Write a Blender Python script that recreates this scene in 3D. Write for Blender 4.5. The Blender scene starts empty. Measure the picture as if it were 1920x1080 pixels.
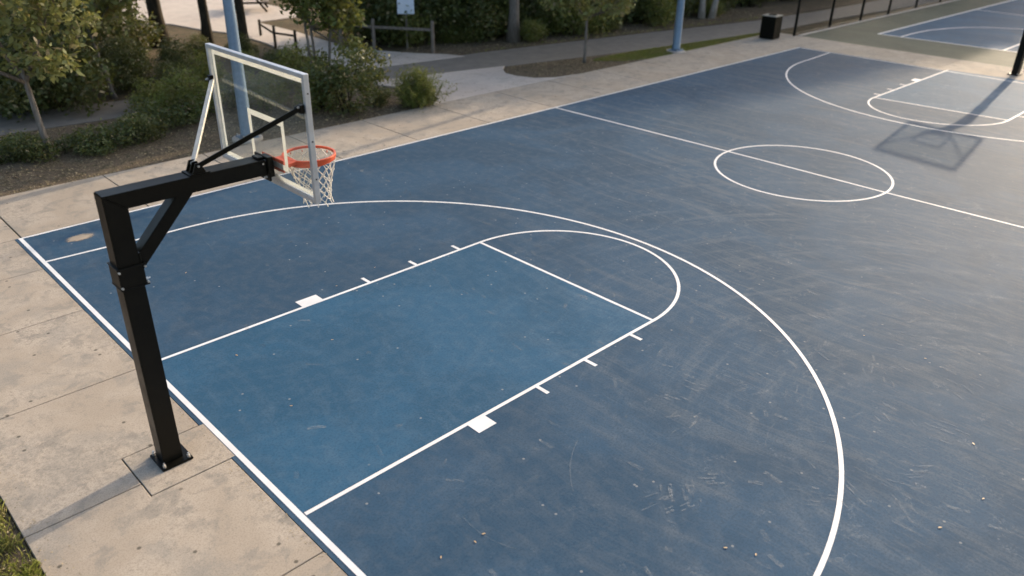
import bpy, bmesh, math, random
import numpy as np
from mathutils import Vector, Matrix
R = math.radians
sc = bpy.context.scene
COL = sc.collection

# ------------------------------------------------------------------ camera
CAMP = (-2.687232, -7.454058, 5.576823); YAW, PIT, ROL, FPX = 0.7935517, -0.4768812, 0.0170237, 1488.2183
_F = Vector((math.cos(PIT)*math.cos(YAW), math.cos(PIT)*math.sin(YAW), math.sin(PIT)))
_R = _F.cross(Vector((0, 0, 1))).normalized(); _U = _R.cross(_F)
_R2 = _R*math.cos(ROL) + _U*math.sin(ROL); _U2 = -_R*math.sin(ROL) + _U*math.cos(ROL)
cam = bpy.data.cameras.new('camera'); camo = bpy.data.objects.new('camera', cam); COL.objects.link(camo)
camo.matrix_world = Matrix(((_R2.x, _U2.x, -_F.x, CAMP[0]), (_R2.y, _U2.y, -_F.y, CAMP[1]), (_R2.z, _U2.z, -_F.z, CAMP[2]), (0, 0, 0, 1)))
cam.sensor_width = 36; cam.lens = FPX/1920*36; cam.clip_end = 3000; cam.clip_start = 0.05
cam.dof.use_dof = True; cam.dof.focus_distance = 10.0; cam.dof.aperture_fstop = 0.72
sc.camera = camo
# ------------------------------------------------------------------ light
SUN_AZ, SUN_EL = 8.0, 20.7
w = bpy.data.worlds.new("World"); sc.world = w; w.use_nodes = True
sky = w.node_tree.nodes.new('ShaderNodeTexSky'); sky.sky_type = 'NISHITA'; sky.sun_disc = False
sky.sun_elevation = R(SUN_EL); sky.sun_rotation = R(90-SUN_AZ); sky.air_density = 1.0; sky.dust_density = 4.0; sky.ozone_density = 1.0
w.node_tree.links.new(sky.outputs[0], w.node_tree.nodes['Background'].inputs[0])
w.node_tree.nodes['Background'].inputs[1].default_value = 0.15
sl = bpy.data.lights.new('sun', 'SUN'); sl.energy = 2.0; sl.angle = R(0.8); sl.color = (1.0, 0.81, 0.60)
so = bpy.data.objects.new('sun', sl); COL.objects.link(so)
so.rotation_euler = (R(90-SUN_EL), 0, R(90+SUN_AZ)); so.location = (40, 5, 30)
sc.view_settings.view_transform = 'Standard'; sc.view_settings.look = 'None'; sc.view_settings.gamma = 1
sc.view_settings.exposure = 1.15
sc.cycles.max_bounces = 6; sc.cycles.transparent_max_bounces = 12

def G(u, v, z=0.0):
    """ground point (metres) that lies under a place in the survey picture"""
    d = _F + _R2*((u-960)/FPX) - _U2*((v-540)/FPX)
    t = (z-CAMP[2])/d.z
    return (CAMP[0]+d.x*t, CAMP[1]+d.y*t)

# ------------------------------------------------------------------ helpers
def tag(o, label=None, cat=None, group=None, kind=None):
    if label: o['label'] = label
    if cat: o['category'] = cat
    if group: o['group'] = group
    if kind: o['kind'] = kind
    return o
def empty(name, loc=(0, 0, 0), rz=0.0, label=None, cat=None, group=None):
    o = bpy.data.objects.new(name, None); COL.objects.link(o); o.location = loc; o.rotation_euler = (0, 0, rz)
    o.empty_display_size = .2
    return tag(o, label, cat, group)
def copy_tree(o, parent=None):
    c = o.copy(); COL.objects.link(c); c.parent = parent
    for ch in list(o.children): copy_tree(ch, c)
    return c
class MB:
    def __init__(s): s.bm = bmesh.new()
    def box(s, x0, x1, y0, y1, z0, z1, mat=None):
        P = [(x, y, z) for z in (z0, z1) for (x, y) in ((x0, y0), (x1, y0), (x1, y1), (x0, y1))]
        if mat is not None: P = [mat @ Vector(p) for p in P]
        v = [s.bm.verts.new(p) for p in P]
        for f in ((3, 2, 1, 0), (4, 5, 6, 7), (0, 1, 5, 4), (1, 2, 6, 5), (2, 3, 7, 6), (3, 0, 4, 7)): s.bm.faces.new([v[i] for i in f])
        return s
    def bar(s, a, b, wx, wy, up=(0, 0, 1)):
        """square bar from a to b, wx across, wy along 'up'"""
        a = Vector(a); b = Vector(b); d = (b-a); L = d.length; d.normalize()
        x = d.cross(Vector(up)).normalized(); y = x.cross(d)
        M = Matrix(((x.x, y.x, d.x, a.x), (x.y, y.y, d.y, a.y), (x.z, y.z, d.z, a.z), (0, 0, 0, 1)))
        return s.box(-wx/2, wx/2, -wy/2, wy/2, 0, L, M)
    def tube(s, pts, rad, n=8, caps=True, closed=False):
        pts = [Vector(p) for p in pts]; N = len(pts)
        if not hasattr(rad, '__len__'): rad = [rad]*N
        rings = []; prev = None
        for i, p in enumerate(pts):
            if closed: d = pts[(i+1) % N]-pts[i-1]
            else: d = pts[min(i+1, N-1)]-pts[max(i-1, 0)]
            d.normalize()
            if prev is None: x = d.cross(Vector((0, 0, 1))); x = x if x.length > 1e-3 else d.cross(Vector((1, 0, 0)))
            else: x = prev - d*prev.dot(d)
            x.normalize(); prev = x; y = d.cross(x)
            rings.append([s.bm.verts.new(p + (x*math.cos(2*math.pi*k/n) + y*math.sin(2*math.pi*k/n))*rad[i]) for k in range(n)])
        for i in range(N if closed else N-1):
            a, b = rings[i], rings[(i+1) % N]
            for k in range(n): s.bm.faces.new((a[k], a[(k+1) % n], b[(k+1) % n], b[k]))
        if caps and not closed: s.bm.faces.new(rings[0][::-1]); s.bm.faces.new(rings[-1])
        return s
    def poly(s, pts, z, h=0.0):
        """flat polygon (or slab of thickness h below z)"""
        top = [s.bm.verts.new((x, y, z)) for x, y in pts]
        f = s.bm.faces.new(top); f.normal_update()
        if f.normal.z < 0: f.normal_flip()
        if h:
            bot = [s.bm.verts.new((x, y, z-h)) for x, y in pts]
            n = len(pts)
            for i in range(n): s.bm.faces.new((top[i], bot[i], bot[(i+1) % n], top[(i+1) % n]))
        return s
    def strip(s, pts, wd, z, closed=False):
        """painted line of width wd along pts"""
        P = [Vector((x, y)) for x, y in pts]; N = len(P); L = []; Rr = []
        for i in range(N):
            if closed: d = P[(i+1) % N]-P[i-1]
            else: d = P[min(i+1, N-1)]-P[max(i-1, 0)]
            d.normalize(); nn = Vector((-d.y, d.x))*wd/2
            L.append(s.bm.verts.new((*(P[i]+nn), z))); Rr.append(s.bm.verts.new((*(P[i]-nn), z)))
        for i in range(N if closed else N-1):
            j = (i+1) % N; s.bm.faces.new((Rr[i], Rr[j], L[j], L[i]))
        return s
    def bevel(s, w_, seg=2):
        bmesh.ops.bevel(s.bm, geom=[e for e in s.bm.edges], offset=w_, segments=seg, affect='EDGES', clamp_overlap=True); return s
    def build(s, name, mat, parent=None, smooth=False, tri=False):
        if tri: bmesh.ops.triangulate(s.bm, faces=[f for f in s.bm.faces if len(f.verts) > 4])
        bmesh.ops.recalc_face_normals(s.bm, faces=s.bm.faces[:]) if not tri else None
        me = bpy.data.meshes.new(name); s.bm.to_mesh(me); s.bm.free()
        if smooth:
            for p in me.polygons: p.use_smooth = True
        me.materials.append(mat)
        o = bpy.data.objects.new(name, me); COL.objects.link(o); o.parent = parent
        return o
def struct(name, mb, mat, tri=True):
    o = mb.build(name, mat, None, tri=tri); o['kind'] = 'structure'; return o
def npmesh(name, V, F, mat, parent=None):
    me = bpy.data.meshes.new(name)
    me.vertices.add(len(V)); me.vertices.foreach_set('co', V.astype(np.float32).ravel())
    k = F.shape[1]
    me.loops.add(F.size); me.loops.foreach_set('vertex_index', F.astype(np.int32).ravel())
    me.polygons.add(len(F)); me.polygons.foreach_set('loop_start', np.arange(0, F.size, k, dtype=np.int32)); me.polygons.foreach_set('loop_total', np.full(len(F), k, dtype=np.int32))
    me.update(calc_edges=True); me.materials.append(mat)
    o = bpy.data.objects.new(name, me); COL.objects.link(o); o.parent = parent
    return o

# ------------------------------------------------------------------ materials
class NT:
    def __init__(s, name):
        s.m = bpy.data.materials.new(name); s.m.use_nodes = True; s.t = s.m.node_tree; s.n = s.t.nodes
        s.b = s.n['Principled BSDF']; s.out = s.n['Material Output']
    def new(s, typ, **kw):
        x = s.n.new(typ)
        for k, v in kw.items(): setattr(x, k, v)
        return x
    def link(s, a, b): s.t.links.new(a, b)
    def setin(s, sock, v):
        if hasattr(v, 'is_output') or isinstance(v, bpy.types.NodeSocket): s.link(v, sock)
        else: sock.default_value = v if not (isinstance(v, tuple) and len(v) == 3 and sock.type == 'RGBA') else (*v, 1)
    def pos(s, scale=(1, 1, 1), rot=(0, 0, 0), loc=(0, 0, 0), kind='Object'):
        tc = s.new('ShaderNodeTexCoord'); mp = s.new('ShaderNodeMapping')
        mp.inputs['Scale'].default_value = scale; mp.inputs['Rotation'].default_value = rot; mp.inputs['Location'].default_value = loc
        s.link(tc.outputs[kind], mp.inputs[0]); return mp.outputs[0]
    def noise(s, vec, scale, detail=4, rough=.55, dist=0.0):
        x = s.new('ShaderNodeTexNoise'); s.link(vec, x.inputs['Vector']); x.inputs['Scale'].default_value = scale
        x.inputs['Detail'].default_value = detail; x.inputs['Roughness'].default_value = rough; x.inputs['Distortion'].default_value = dist
        return x.outputs['Fac']
    def ramp(s, fac, a, b, lo=0.0, hi=1.0):
        x = s.new('ShaderNodeMapRange'); x.interpolation_type = 'SMOOTHSTEP'; s.link(fac, x.inputs[0])
        x.inputs[1].default_value = a; x.inputs[2].default_value = b; x.inputs[3].default_value = lo; x.inputs[4].default_value = hi
        return x.outputs[0]
    def mix(s, f, a, b, mode='MIX'):
        x = s.new('ShaderNodeMix', data_type='RGBA', blend_type=mode); s.setin(x.inputs[0], f); s.setin(x.inputs[6], a); s.setin(x.inputs[7], b)
        return x.outputs[2]
    def math(s, op, a, b=0.0):
        x = s.new('ShaderNodeMath', operation=op); s.setin(x.inputs[0], a); s.setin(x.inputs[1], b); return x.outputs[0]
    def bump(s, h, strength=.3, dist=.01):
        x = s.new('ShaderNodeBump'); s.link(h, x.inputs['Height']); x.inputs['Strength'].default_value = strength; x.inputs['Distance'].default_value = dist
        s.link(x.outputs[0], s.b.inputs['Normal'])
    def fin(s, col, rough=.6, metal=0.0, spec=.5):
        s.setin(s.b.inputs['Base Color'], col); s.setin(s.b.inputs['Roughness'], rough); s.setin(s.b.inputs['Metallic'], metal)
        s.b.inputs['Specular IOR Level'].default_value = spec
        return s.m

def mat_court(name, base, dust, k=1.0):
    n = NT(name); P = n.pos()
    warp = n.new('ShaderNodeVectorMath', operation='ADD')
    wn = n.new('ShaderNodeTexNoise'); n.link(P, wn.inputs['Vector']); wn.inputs['Scale'].default_value = .16; wn.inputs['Detail'].default_value = 2
    sc_ = n.new('ShaderNodeVectorMath', operation='SCALE'); n.link(wn.outputs['Color'], sc_.inputs[0]); sc_.inputs['Scale'].default_value = 1.6
    n.link(P, warp.inputs[0]); n.link(sc_.outputs[0], warp.inputs[1])
    mp = n.new('ShaderNodeMapping'); mp.inputs['Rotation'].default_value = (0, 0, R(14)); mp.inputs['Scale'].default_value = (1.0, .055, 1); n.link(warp.outputs[0], mp.inputs[0])
    st = n.noise(mp.outputs[0], 4.2, 8, .66)          # broom / squeegee streaks across the court
    st2 = n.noise(mp.outputs[0], 17, 6, .75)
    blot = n.noise(P, .45, 5, .6, .6); fine = n.noise(P, 38, 4, .7); mid = n.noise(P, 5, 6, .65, .4)
    sx = n.new('ShaderNodeSeparateXYZ'); n.link(P, sx.inputs[0])
    zone = n.ramp(n.math('ADD', n.math('SUBTRACT', sx.outputs[0], n.math('MULTIPLY', sx.outputs[1], .8)), n.math('MULTIPLY', blotd if False else n.noise(P, .3, 3), 6.0)), 5.0, 15.0, .22, 1.0)   # play wear grows towards mid court
    c = n.mix(n.ramp(blot, .42, .6), tuple(x*.90 for x in base), tuple(x*1.07 for x in base))
    c = n.mix(n.math('MULTIPLY', n.ramp(st, .50, .66), n.math('MULTIPLY', zone, .36*k)), c, dust)
    c = n.mix(n.math('MULTIPLY', n.ramp(st2, .50, .66), n.math('MULTIPLY', zone, .30*k)), c, dust)
    c = n.mix(n.math('MULTIPLY', n.ramp(mid, .40, .70), .17*k), c, dust)
    # sweeping wear: broad faint arcs rubbed round the right wing of the near half
    pv = n.new('ShaderNodeCombineXYZ'); dx_ = n.math('SUBTRACT', sx.outputs[0], 6.0); dy_ = n.math('SUBTRACT', sx.outputs[1], -6.6)
    rr_ = n.math('SQRT', n.math('ADD', n.math('MULTIPLY', dx_, dx_), n.math('MULTIPLY', dy_, dy_)))
    n.link(n.math('ADD', n.math('MULTIPLY', rr_, 2.4), n.math('MULTIPLY', n.noise(P, .5, 2), .7)), pv.inputs[0]); n.link(n.math('MULTIPLY', n.math('ARCTAN2', dy_, dx_), 1.5), pv.inputs[1])
    sw = n.noise(pv.outputs[0], 1.6, 7, .68)
    lim = n.math('MULTIPLY', n.ramp(rr_, 1.0, 3.0), n.ramp(rr_, 6.0, 12.0, 1, .2))
    c = n.mix(n.math('MULTIPLY', n.ramp(sw, .48, .70), n.math('MULTIPLY', n.math('MULTIPLY', lim, n.math('POWER', zone, 1.5)), .34*k)), c, tuple(x*1.25 for x in dust))
    sm = n.noise(P, 2.2, 7, .72, 1.2)                 # smudged palm-sized scuffs
    c = n.mix(n.math('MULTIPLY', n.ramp(sm, .56, .66), n.math('MULTIPLY', n.ramp(n.noise(P, 26, 5, .75), .42, .6), n.math('MULTIPLY', zone, .42*k))), c, tuple(x*1.5 for x in dust))
    c = n.mix(n.ramp(fine, .46, .62, 0, .34), c, tuple(x*.55 for x in base))
    # pale specks and chips
    vo = n.new('ShaderNodeTexVoronoi', voronoi_dimensions='2D'); n.link(P, vo.inputs['Vector']); vo.inputs['Scale'].default_value = 5.5
    rnd = n.new('ShaderNodeSeparateColor'); n.link(vo.outputs['Color'], rnd.inputs[0])
    spk = n.math('MULTIPLY', n.ramp(vo.outputs['Distance'], .04, .11, 1, 0), n.ramp(rnd.outputs[0], .955, .96))
    c = n.mix(n.math('MULTIPLY', spk, .55), c, (.33, .33, .31))
    ro = n.ramp(st, .3, .75, .66, .71)
    n.bump(n.noise(P, 160, 3, .7), .22, .004)
    return n.fin(c, ro, 0, .05)
DUST = (.16, .175, .185)
M_COURT = mat_court('court_paint', (.038, .080, .130), DUST)
M_KEY = mat_court('key_paint', (.036, .0985, .166), (.14, .19, .235), 1.0)
M_COURT2 = mat_court('second_court_paint', (.044, .108, .180), DUST)
M_GREEN = mat_court('green_surround_paint', (.105, .118, .090), (.20, .18, .14))
def mat_line():
    n = NT('white_line_paint'); P = n.pos()
    c = n.mix(n.ramp(n.noise(P, 3, 5, .6), .35, .7), (.66, .655, .64), (.74, .735, .72))
    c = n.mix(n.ramp(n.noise(P, 60, 5, .75), .6, .78, 0, .42), c, (.35, .38, .42))
    return n.fin(c, .65)
M_LINE = mat_line()
def mat_concrete(name, a, b, stain, k=1.0):
    n = NT(name); P = n.pos()
    big = n.noise(P, .55, 5, .6, .5); mid = n.noise(P, 3.2, 7, .68, .4); fine = n.noise(P, 60, 5, .75)
    c = n.mix(n.ramp(big, .42, .58), a, b)
    c = n.mix(n.ramp(mid, .49, .64, 0, .72*k), c, stain)
    c = n.mix(n.ramp(n.math('MULTIPLY', n.noise(P, 16, 7, .8), n.ramp(big, .4, .6, .8, 1.12)), .50, .66, 0, .50*k), c, tuple(x*.6 for x in stain))
    c = n.mix(n.ramp(n.noise(P, 1.2, 6, .65, .5), .50, .62, 0, .5*k), c, (.29, .265, .225))
    c = n.mix(n.ramp(fine, .47, .62, 0, .46), c, tuple(x*.4 for x in a))
    geo = n.new('ShaderNodeNewGeometry')
    isl = geo.outputs['Random Per Island']
    c = n.mix(n.math('MULTIPLY', isl, .14), c, tuple(x*.62 for x in a))
    vo = n.new('ShaderNodeTexVoronoi', voronoi_dimensions='2D'); n.link(P, vo.inputs['Vector']); vo.inputs['Scale'].default_value = 3.1
    rnd = n.new('ShaderNodeSeparateColor'); n.link(vo.outputs['Color'], rnd.inputs[0])
    pit = n.math('MULTIPLY', n.ramp(vo.outputs['Distance'], .04, .085, 1, 0), n.ramp(rnd.outputs[0], .80, .81))
    c = n.mix(n.math('MULTIPLY', pit, .75), c, (.045, .04, .028))
    n.bump(n.math('ADD', n.noise(P, 90, 4, .7), n.math('MULTIPLY', mid, .6)), .3, .006)
    return n.fin(c, .86, 0, .3)
M_CONC = mat_concrete('concrete', (.385, .320, .246), (.468, .396, .312), (.255, .232, .195))
M_CONC2 = mat_concrete('pale_concrete', (.53, .45, .38), (.60, .52, .44), (.42, .36, .30), .6)
def mat_simple(name, a, b, scale=8, rough=.6, metal=0, bump=0, spec=.5, detail=5):
    n = NT(name); P = n.pos()
    f = n.noise(P, scale, detail, .65)
    if bump: n.bump(n.noise(P, scale*6, 4, .7), bump, .01)
    return n.fin(n.mix(n.ramp(f, .3, .7), a, b), rough, metal, spec)
M_ASPH = mat_simple('asphalt', (.14, .125, .105), (.185, .165, .138), 2.5, .85, bump=.4)
def mat_ground(name, cols, s=1.0):
    n = NT(name); P = n.pos()
    c = n.mix(n.ramp(n.noise(P, .5*s, 5, .6), .35, .65), cols[0], cols[1])
    c = n.mix(n.ramp(n.noise(P, 3*s, 6, .7), .48, .62), c, cols[2])
    c = n.mix(n.ramp(n.noise(P, 22*s, 5, .75), .5, .68), c, cols[3])
    n.bump(n.noise(P, 14*s, 6, .75), .8, .05)
    return n.fin(c, .95, 0, .1)
M_GROUND = mat_ground('dry_ground', ((.085, .062, .036), (.13, .098, .058), (.06, .055, .028), (.18, .14, .095)))
M_MULCH = mat_ground('mulch', ((.115, .088, .060), (.155, .118, .080), (.075, .065, .038), (.26, .21, .15)), 2)
M_GRASSG = mat_ground('turf', ((.15, .165, .040), (.19, .19, .055), (.17, .15, .07), (.10, .11, .03)), 2)
def mat_metal(name, col, rough, metal, var=.8, spec=.5):
    n = NT(name); P = n.pos()
    f = n.noise(P, 14, 5, .7); g = n.noise(P, 2.5, 4, .6)
    c = n.mix(n.ramp(f, .35, .7), tuple(x*var for x in col), col)
    return n.fin(c, n.ramp(g, .3, .7, rough*.85, rough*1.2), metal, spec)
M_BLACK = mat_metal('black_powder_coat', (.005, .0045, .0025), .36, 0, .6, .22)
M_BOLT = mat_metal('zinc_bolt', (.72, .70, .66), .35, .9)
M_ALU = mat_metal('brushed_aluminium', (.66, .68, .70), .42, .75, .88)
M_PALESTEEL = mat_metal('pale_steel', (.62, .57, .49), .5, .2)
M_GALV = mat_metal('blue_grey_galvanised_steel', (.19, .27, .36), .5, .25, .85)
M_ORANGE = mat_metal('orange_rim_paint', (.58, .085, .025), .45, 0, .85)
M_NET = mat_simple('white_net_cord', (.66, .60, .50), (.80, .75, .66), 40, .9)
def mat_border():
    n = NT('cream_board_paint'); n.fin((.80, .76, .68), .6)
    tr = n.new('ShaderNodeBsdfTranslucent'); tr.inputs[0].default_value = (.78, .78, .77, 1); ms = n.new('ShaderNodeMixShader'); ms.inputs[0].default_value = .6
    n.link(n.b.outputs[0], ms.inputs[1]); n.link(tr.outputs[0], ms.inputs[2]); n.link(ms.outputs[0], n.out.inputs[0]); return n.m
M_BORDER = mat_border()
M_BIN = mat_metal('black_bin_paint', (.008, .007, .004), .6, 0, .6, .12)
M_BINLID = mat_metal('bin_lid_steel', (.32, .32, .29), .45, .4)
M_SIGN = mat_simple('white_sign_board', (.62, .68, .76), (.72, .77, .84), 4, .5)
M_SIGNINK = mat_simple('blue_grey_print', (.12, .16, .24), (.16, .20, .28), 4, .5)
def mat_wood(name, a, b):
    n = NT(name); P = n.pos((1, 1, .15)); c = n.mix(n.ramp(n.noise(P, 22, 6, .7), .35, .7), a, b)
    n.bump(n.noise(P, 40, 5, .7), .5, .02); return n.fin(c, .9, 0, .2)
M_GWOOD = mat_wood('weathered_wood', (.14, .115, .09), (.24, .20, .165))
M_BARK = mat_wood('dark_bark', (.022, .017, .010), (.055, .042, .026))
M_BARKG = mat_wood('grey_bark', (.12, .10, .08), (.24, .21, .18))
M_BARKP = mat_wood('pale_bark', (.28, .24, .20), (.45, .40, .35))
def mat_leaf(name, a, b, c3, trans=.35, pale=.08):
    n = NT(name)
    geo = n.new('ShaderNodeNewGeometry'); r = geo.outputs['Random Per Island']
    P = n.pos()
    W_ = (2.1, 2.15, 1.75); a = tuple(x*y for x, y in zip(a, W_)); b = tuple(x*y for x, y in zip(b, W_)); c3 = tuple(x*y for x, y in zip(c3, W_))
    c = n.mix(r, a, b)
    c = n.mix(n.ramp(n.noise(P, 1.3, 3, .6), .42, .65), c, c3)
    frac = n.math('FRACT', n.math('MULTIPLY', r, 37.0))
    c = n.mix(n.ramp(frac, 1-pale, 1-pale*.5), c, (.24, .19, .10))
    n.fin(c, .5, 0, .4)
    tr = n.new('ShaderNodeBsdfTranslucent'); n.setin(tr.inputs[0], n.mix(.5, c, (.38, .36, .08)))
    ms = n.new('ShaderNodeMixShader'); ms.inputs[0].default_value = trans
    n.link(n.b.outputs[0], ms.inputs[1]); n.link(tr.outputs[0], ms.inputs[2]); n.link(ms.outputs[0], n.out.inputs[0])
    return n.m
M_LEAF = mat_leaf('olive_green_leaves', (.040, .055, .014), (.085, .095, .028), (.060, .062, .020))
M_LEAFP = mat_leaf('pale_sage_leaves', (.075, .085, .032), (.15, .145, .07), (.10, .105, .04), .35, .22)
M_LEAFD = mat_leaf('dark_evergreen_leaves', (.018, .027, .008), (.045, .055, .017), (.032, .034, .012), .2, .05)
M_NEEDLE = mat_leaf('fine_green_sprays', (.050, .068, .016), (.095, .105, .03), (.07, .075, .022), .3, .1)
M_GRASS = mat_leaf('grass_blades', (.075, .092, .020), (.15, .155, .04), (.15, .13, .055), .3, .2)
M_DEAD = mat_leaf('dry_leaf', (.14, .09, .06), (.24, .17, .12), (.12, .07, .04), .1, .1)

# ------------------------------------------------------------------ the setting
g = MB(); g.box(-400, 600, -400, 600, -.6, -.05); struct('ground', g, M_GROUND, tri=False)
CL, CW = 26.82, 7.18
# concrete slabs round the court, with open joints
def slabs(name, xs, ys, mat, gap=.013, z=0.0, skip=()):
    mb = MB()
    for i in range(len(xs)-1):
        for j in range(len(ys)-1):
            if (i, j) in skip: continue
            mb.box(xs[i]+gap/2, xs[i+1]-gap/2, ys[j]+gap/2, ys[j+1]-gap/2, z-.12, z)
    mb.bevel(.004, 1); return struct(name, mb, mat, tri=False)
mb = MB(); gp = .006
ysn = [-13.2, -10.95, -8.8, -6.65, -4.5, -2.4]      # near apron below the hoop footing
for a, b in zip(ysn, ysn[1:]): mb.box(-2.06, -.11, a+gp, b-gp, -.12, 0)
mb.poly([(-2.06, -2.4+gp), (-.11, -2.4+gp), (-.11, -.59), (-.972, -.59), (-.972, -.34-gp), (-2.06, -.34-gp)], 0, .12)
mb.poly([(-2.06, -.34+gp), (-.972, -.34+gp), (-.972, .205), (-.11, .205), (-.11, 1.84-gp), (-2.06, 1.84-gp)], 0, .12)
mb.box(-.958, -.058, -.578, .193, -.12, .0026)    # footing block
for a, b in ((1.84, 3.89), (3.89, 5.68), (5.68, CW+.02)): mb.box(-2.06, -.11, a+gp, b-gp, -.12, 0)
mb.box(-2.06, -.015, CW+.03, 9.6, -.12, 0)
mb.bevel(.005, 1); struct('concrete_apron', mb, M_CONC, tri=False)
xj = [0.0, 2.17, 4.32, 6.45, 8.56, 10.86, 13.24, 15.48, 17.8, 20.1, 22.4, 24.7, 26.94]
slabs('concrete_walk', xj, [CW+.035, 9.6], M_CONC, .024)
slabs('far_concrete_walk', [26.94, 29.3], [-11, -8.8, -6.6, -4.4, -2.2, 0, 2.2, 4.6, 7.2, 9.6], M_CONC)
slabs('side_concrete_walk', [-.06+2.4*i for i in range(12)]+[26.94], [-9.8, -CW-.04], M_CONC)
# pale concrete link between court walk and path
mb = MB(); mb.poly([(10.86, 9.608), (11.45, 10.0), (11.74, 10.6), (11.72, 11.2), (11.45, 11.9), (11.15, 12.6), (10.9, 13.1), (11.35, 13.03), (15.95, 12.02), (15.55, 11.68), (15.22, 11.2), (15.2, 10.7), (15.45, 10.1), (16.0, 9.75), (16.9, 9.608)], -.002, .1)
struct('link_walk', mb, M_CONC2)
# asphalt path
lo = [(-30, 17), (-8, 14.8), (1.44, 14.11), (6, 13.7), (11.33, 13.0), (15.9, 12.0), (21.76, 10.85), (28.66, 9.9), (34.8, 9.72), (38, 9.5), (41, 9.2), (60, 8.4), (110, 7)]
up = [(-30, 19), (-8, 17), (1.93, 16.0), (6, 15.4), (12.44, 14.55), (16.9, 14.3), (25.0, 13.0), (31.5, 11.8), (38, 11.4), (42, 11.3), (60, 10.9), (110, 9.7)]
mb = MB(); mb.poly(lo+up[::-1], -.018, .05); struct('asphalt_path', mb, M_ASPH)
# far concrete walkway and plaza
W2 = [G(*q) for q in [(708, 126), (660, 128), (612, 118), (590, 106), (545, 101), (500, 80), (440, 62), (380, 55), (320, 44), (250, 44), (160, 40), (60, 10), (200, -30), (420, -40), (500, 8), (540, 15), (574, 23), (570, 29), (482, 41), (520, 50), (560, 60), (612, 76), (660, 88), (710, 94), (780, 99), (840, 101), (872, 104.5), (800, 114)]]
mb = MB(); mb.poly(W2, -.012, .05); struct('plaza_walkway', mb, M_CONC2)
# planting beds
mb = MB(); mb.poly([(-8, 9.62), (6.8, 9.62), (10.9, 9.62), (11.42, 10.02), (11.70, 10.6), (11.68, 11.2), (11.41, 11.9), (11.1, 12.6), (10.85, 13.05), (6, 13.68), (1.44, 14.09), (-8, 14.7)], -.028, .03); struct('mulch_bed', mb, M_MULCH)
mb = MB(); mb.poly([(15.99, 11.97), (15.6, 11.66), (15.27, 11.2), (15.25, 10.7), (15.5, 10.13), (16.05, 9.78), (16.95, 9.62), (29.3, 9.62), (29.3, 9.9), (28.66, 9.88), (21.76, 10.83)], -.022, .04); struct('island_bed', mb, M_MULCH)
mb = MB(); mb.poly([(18.9, 10.7), (19.7, 10.0), (20.8, 9.64), (27.3, 9.64), (29.25, 9.66), (29.25, 9.8), (24, 10.46), (21.8, 10.78), (19.8, 10.95)], -.017, .03); struct('grass_verge', mb, M_GRASSG)
mb = MB(); mb.poly([(-9, -14), (-2.07, -14), (-2.07, 9.6), (-9, 9.6)], -.03, .03); struct('weedy_verge', mb, M_MULCH)
# verge beyond the path
mb = MB(); mb.poly([(12.9, 14.72), (16.9, 14.45), (25.0, 13.15), (31.5, 11.95), (42, 11.45), (60, 11.0), (60, 16), (31, 16), (25, 16.5), (16, 17.2)], -.03, .015); struct('forest_floor', mb, M_MULCH)

# ------------------------------------------------------------------ court
mb = MB(); mb.box(-.104, CL+.06, -CW-.03, CW+.03, -.1, .002); struct('court_surface', mb, M_COURT, tri=False)
kA, kB, kC = (0, 1.829), (5.662, 1.829), (5.662, -1.829)
mb = MB(); mb.poly([(0, 1.829), (5.662, 1.829), (5.662, -1.829), (0, -1.829)], .0045); struct('key_area', mb, M_KEY)
fA, fB, fC = G(1778, 131.5), G(1639, 183), G(1891, 226)
fD = (fA[0]+fC[0]-fB[0]+.1, fA[1]+fC[1]-fB[1])
M_KEYF = M_KEY
mb = MB(); mb.poly([fA, fB, fC, fD], .0045); struct('far_key_area', mb, M_KEYF)
LW = .050; Z = .0048
mb = MB(); cw = MB()
mb.strip([(-.024, -CW), (-.024, CW+.026)], .062, Z); mb.strip([(CL, -CW), (CL, CW)], .05, Z)
mb.strip([(-.052, CW), (CL+.02, CW)], LW, Z+.0003); mb.strip([(-.052, -CW), (CL+.02, -CW)], LW, Z+.0003)
struct('court_boundary_lines', mb, M_LINE)
mb = MB(); MX = 13.30
mb.strip([(MX-.05, CW-.02), (13.40, 1.8), (13.43, 0), (13.44, -1.9), (13.52, -4.38), (13.6, -CW)], LW, Z)
th = [2*math.pi*i/96 for i in range(96)]
mb.strip([(13.41+1.84*math.cos(t), -.02+1.84*math.sin(t)) for t in th], LW, Z+.0006, closed=True)
struct('half_court_lines', mb, M_LINE)
def key_lines(name, base, farl, farr, baser, sgn, n=49):
    """lane lines, free throw line, half circle, lane marks; sgn = direction of the court"""
    m_ = MB(); b = Vector(base); fl = Vector(farl); fr = Vector(farr); br = Vector(baser)
    m_.strip([b, fl], LW, Z+.0009); m_.strip([br, fr], LW, Z+.0009); m_.strip([fl, fr], LW, Z+.0005)
    c = (fl+fr)/2; ex = ((fl-b)+(fr-br)).normalized(); ey = (fl-fr)/2; r = ey.length
    m_.strip([c+ey*math.sin(t)+ex*math.cos(t)*r*1.03 for t in [math.pi/2-math.pi*i/(n-1) for i in range(n)]], LW, Z+.0012)
    kk = (fl-b).length/5.662
    for p, q in ((b, fl), (br, fr)):
        d = (q-p).normalized(); o = (p-c); o = (o-d*o.dot(d)).normalized()
        blk0, blk1 = (2.215*kk, 2.56*kk) if p is b else (2.10*kk, 2.37*kk)
        a1, a2 = p+d*blk0+o*.02, p+d*blk1+o*.02
        m_.poly([a1, a2, a2+o*.20, a1+o*.20], Z+.0015)
        for s in ((3.385, 4.30, 5.21) if p is b else (3.24, 4.14, 5.09)):
            m_.strip([p+d*s*kk+o*.02, p+d*s*kk+o*.215], .055, Z+.0015)
    return struct(name, m_, M_LINE)
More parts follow.
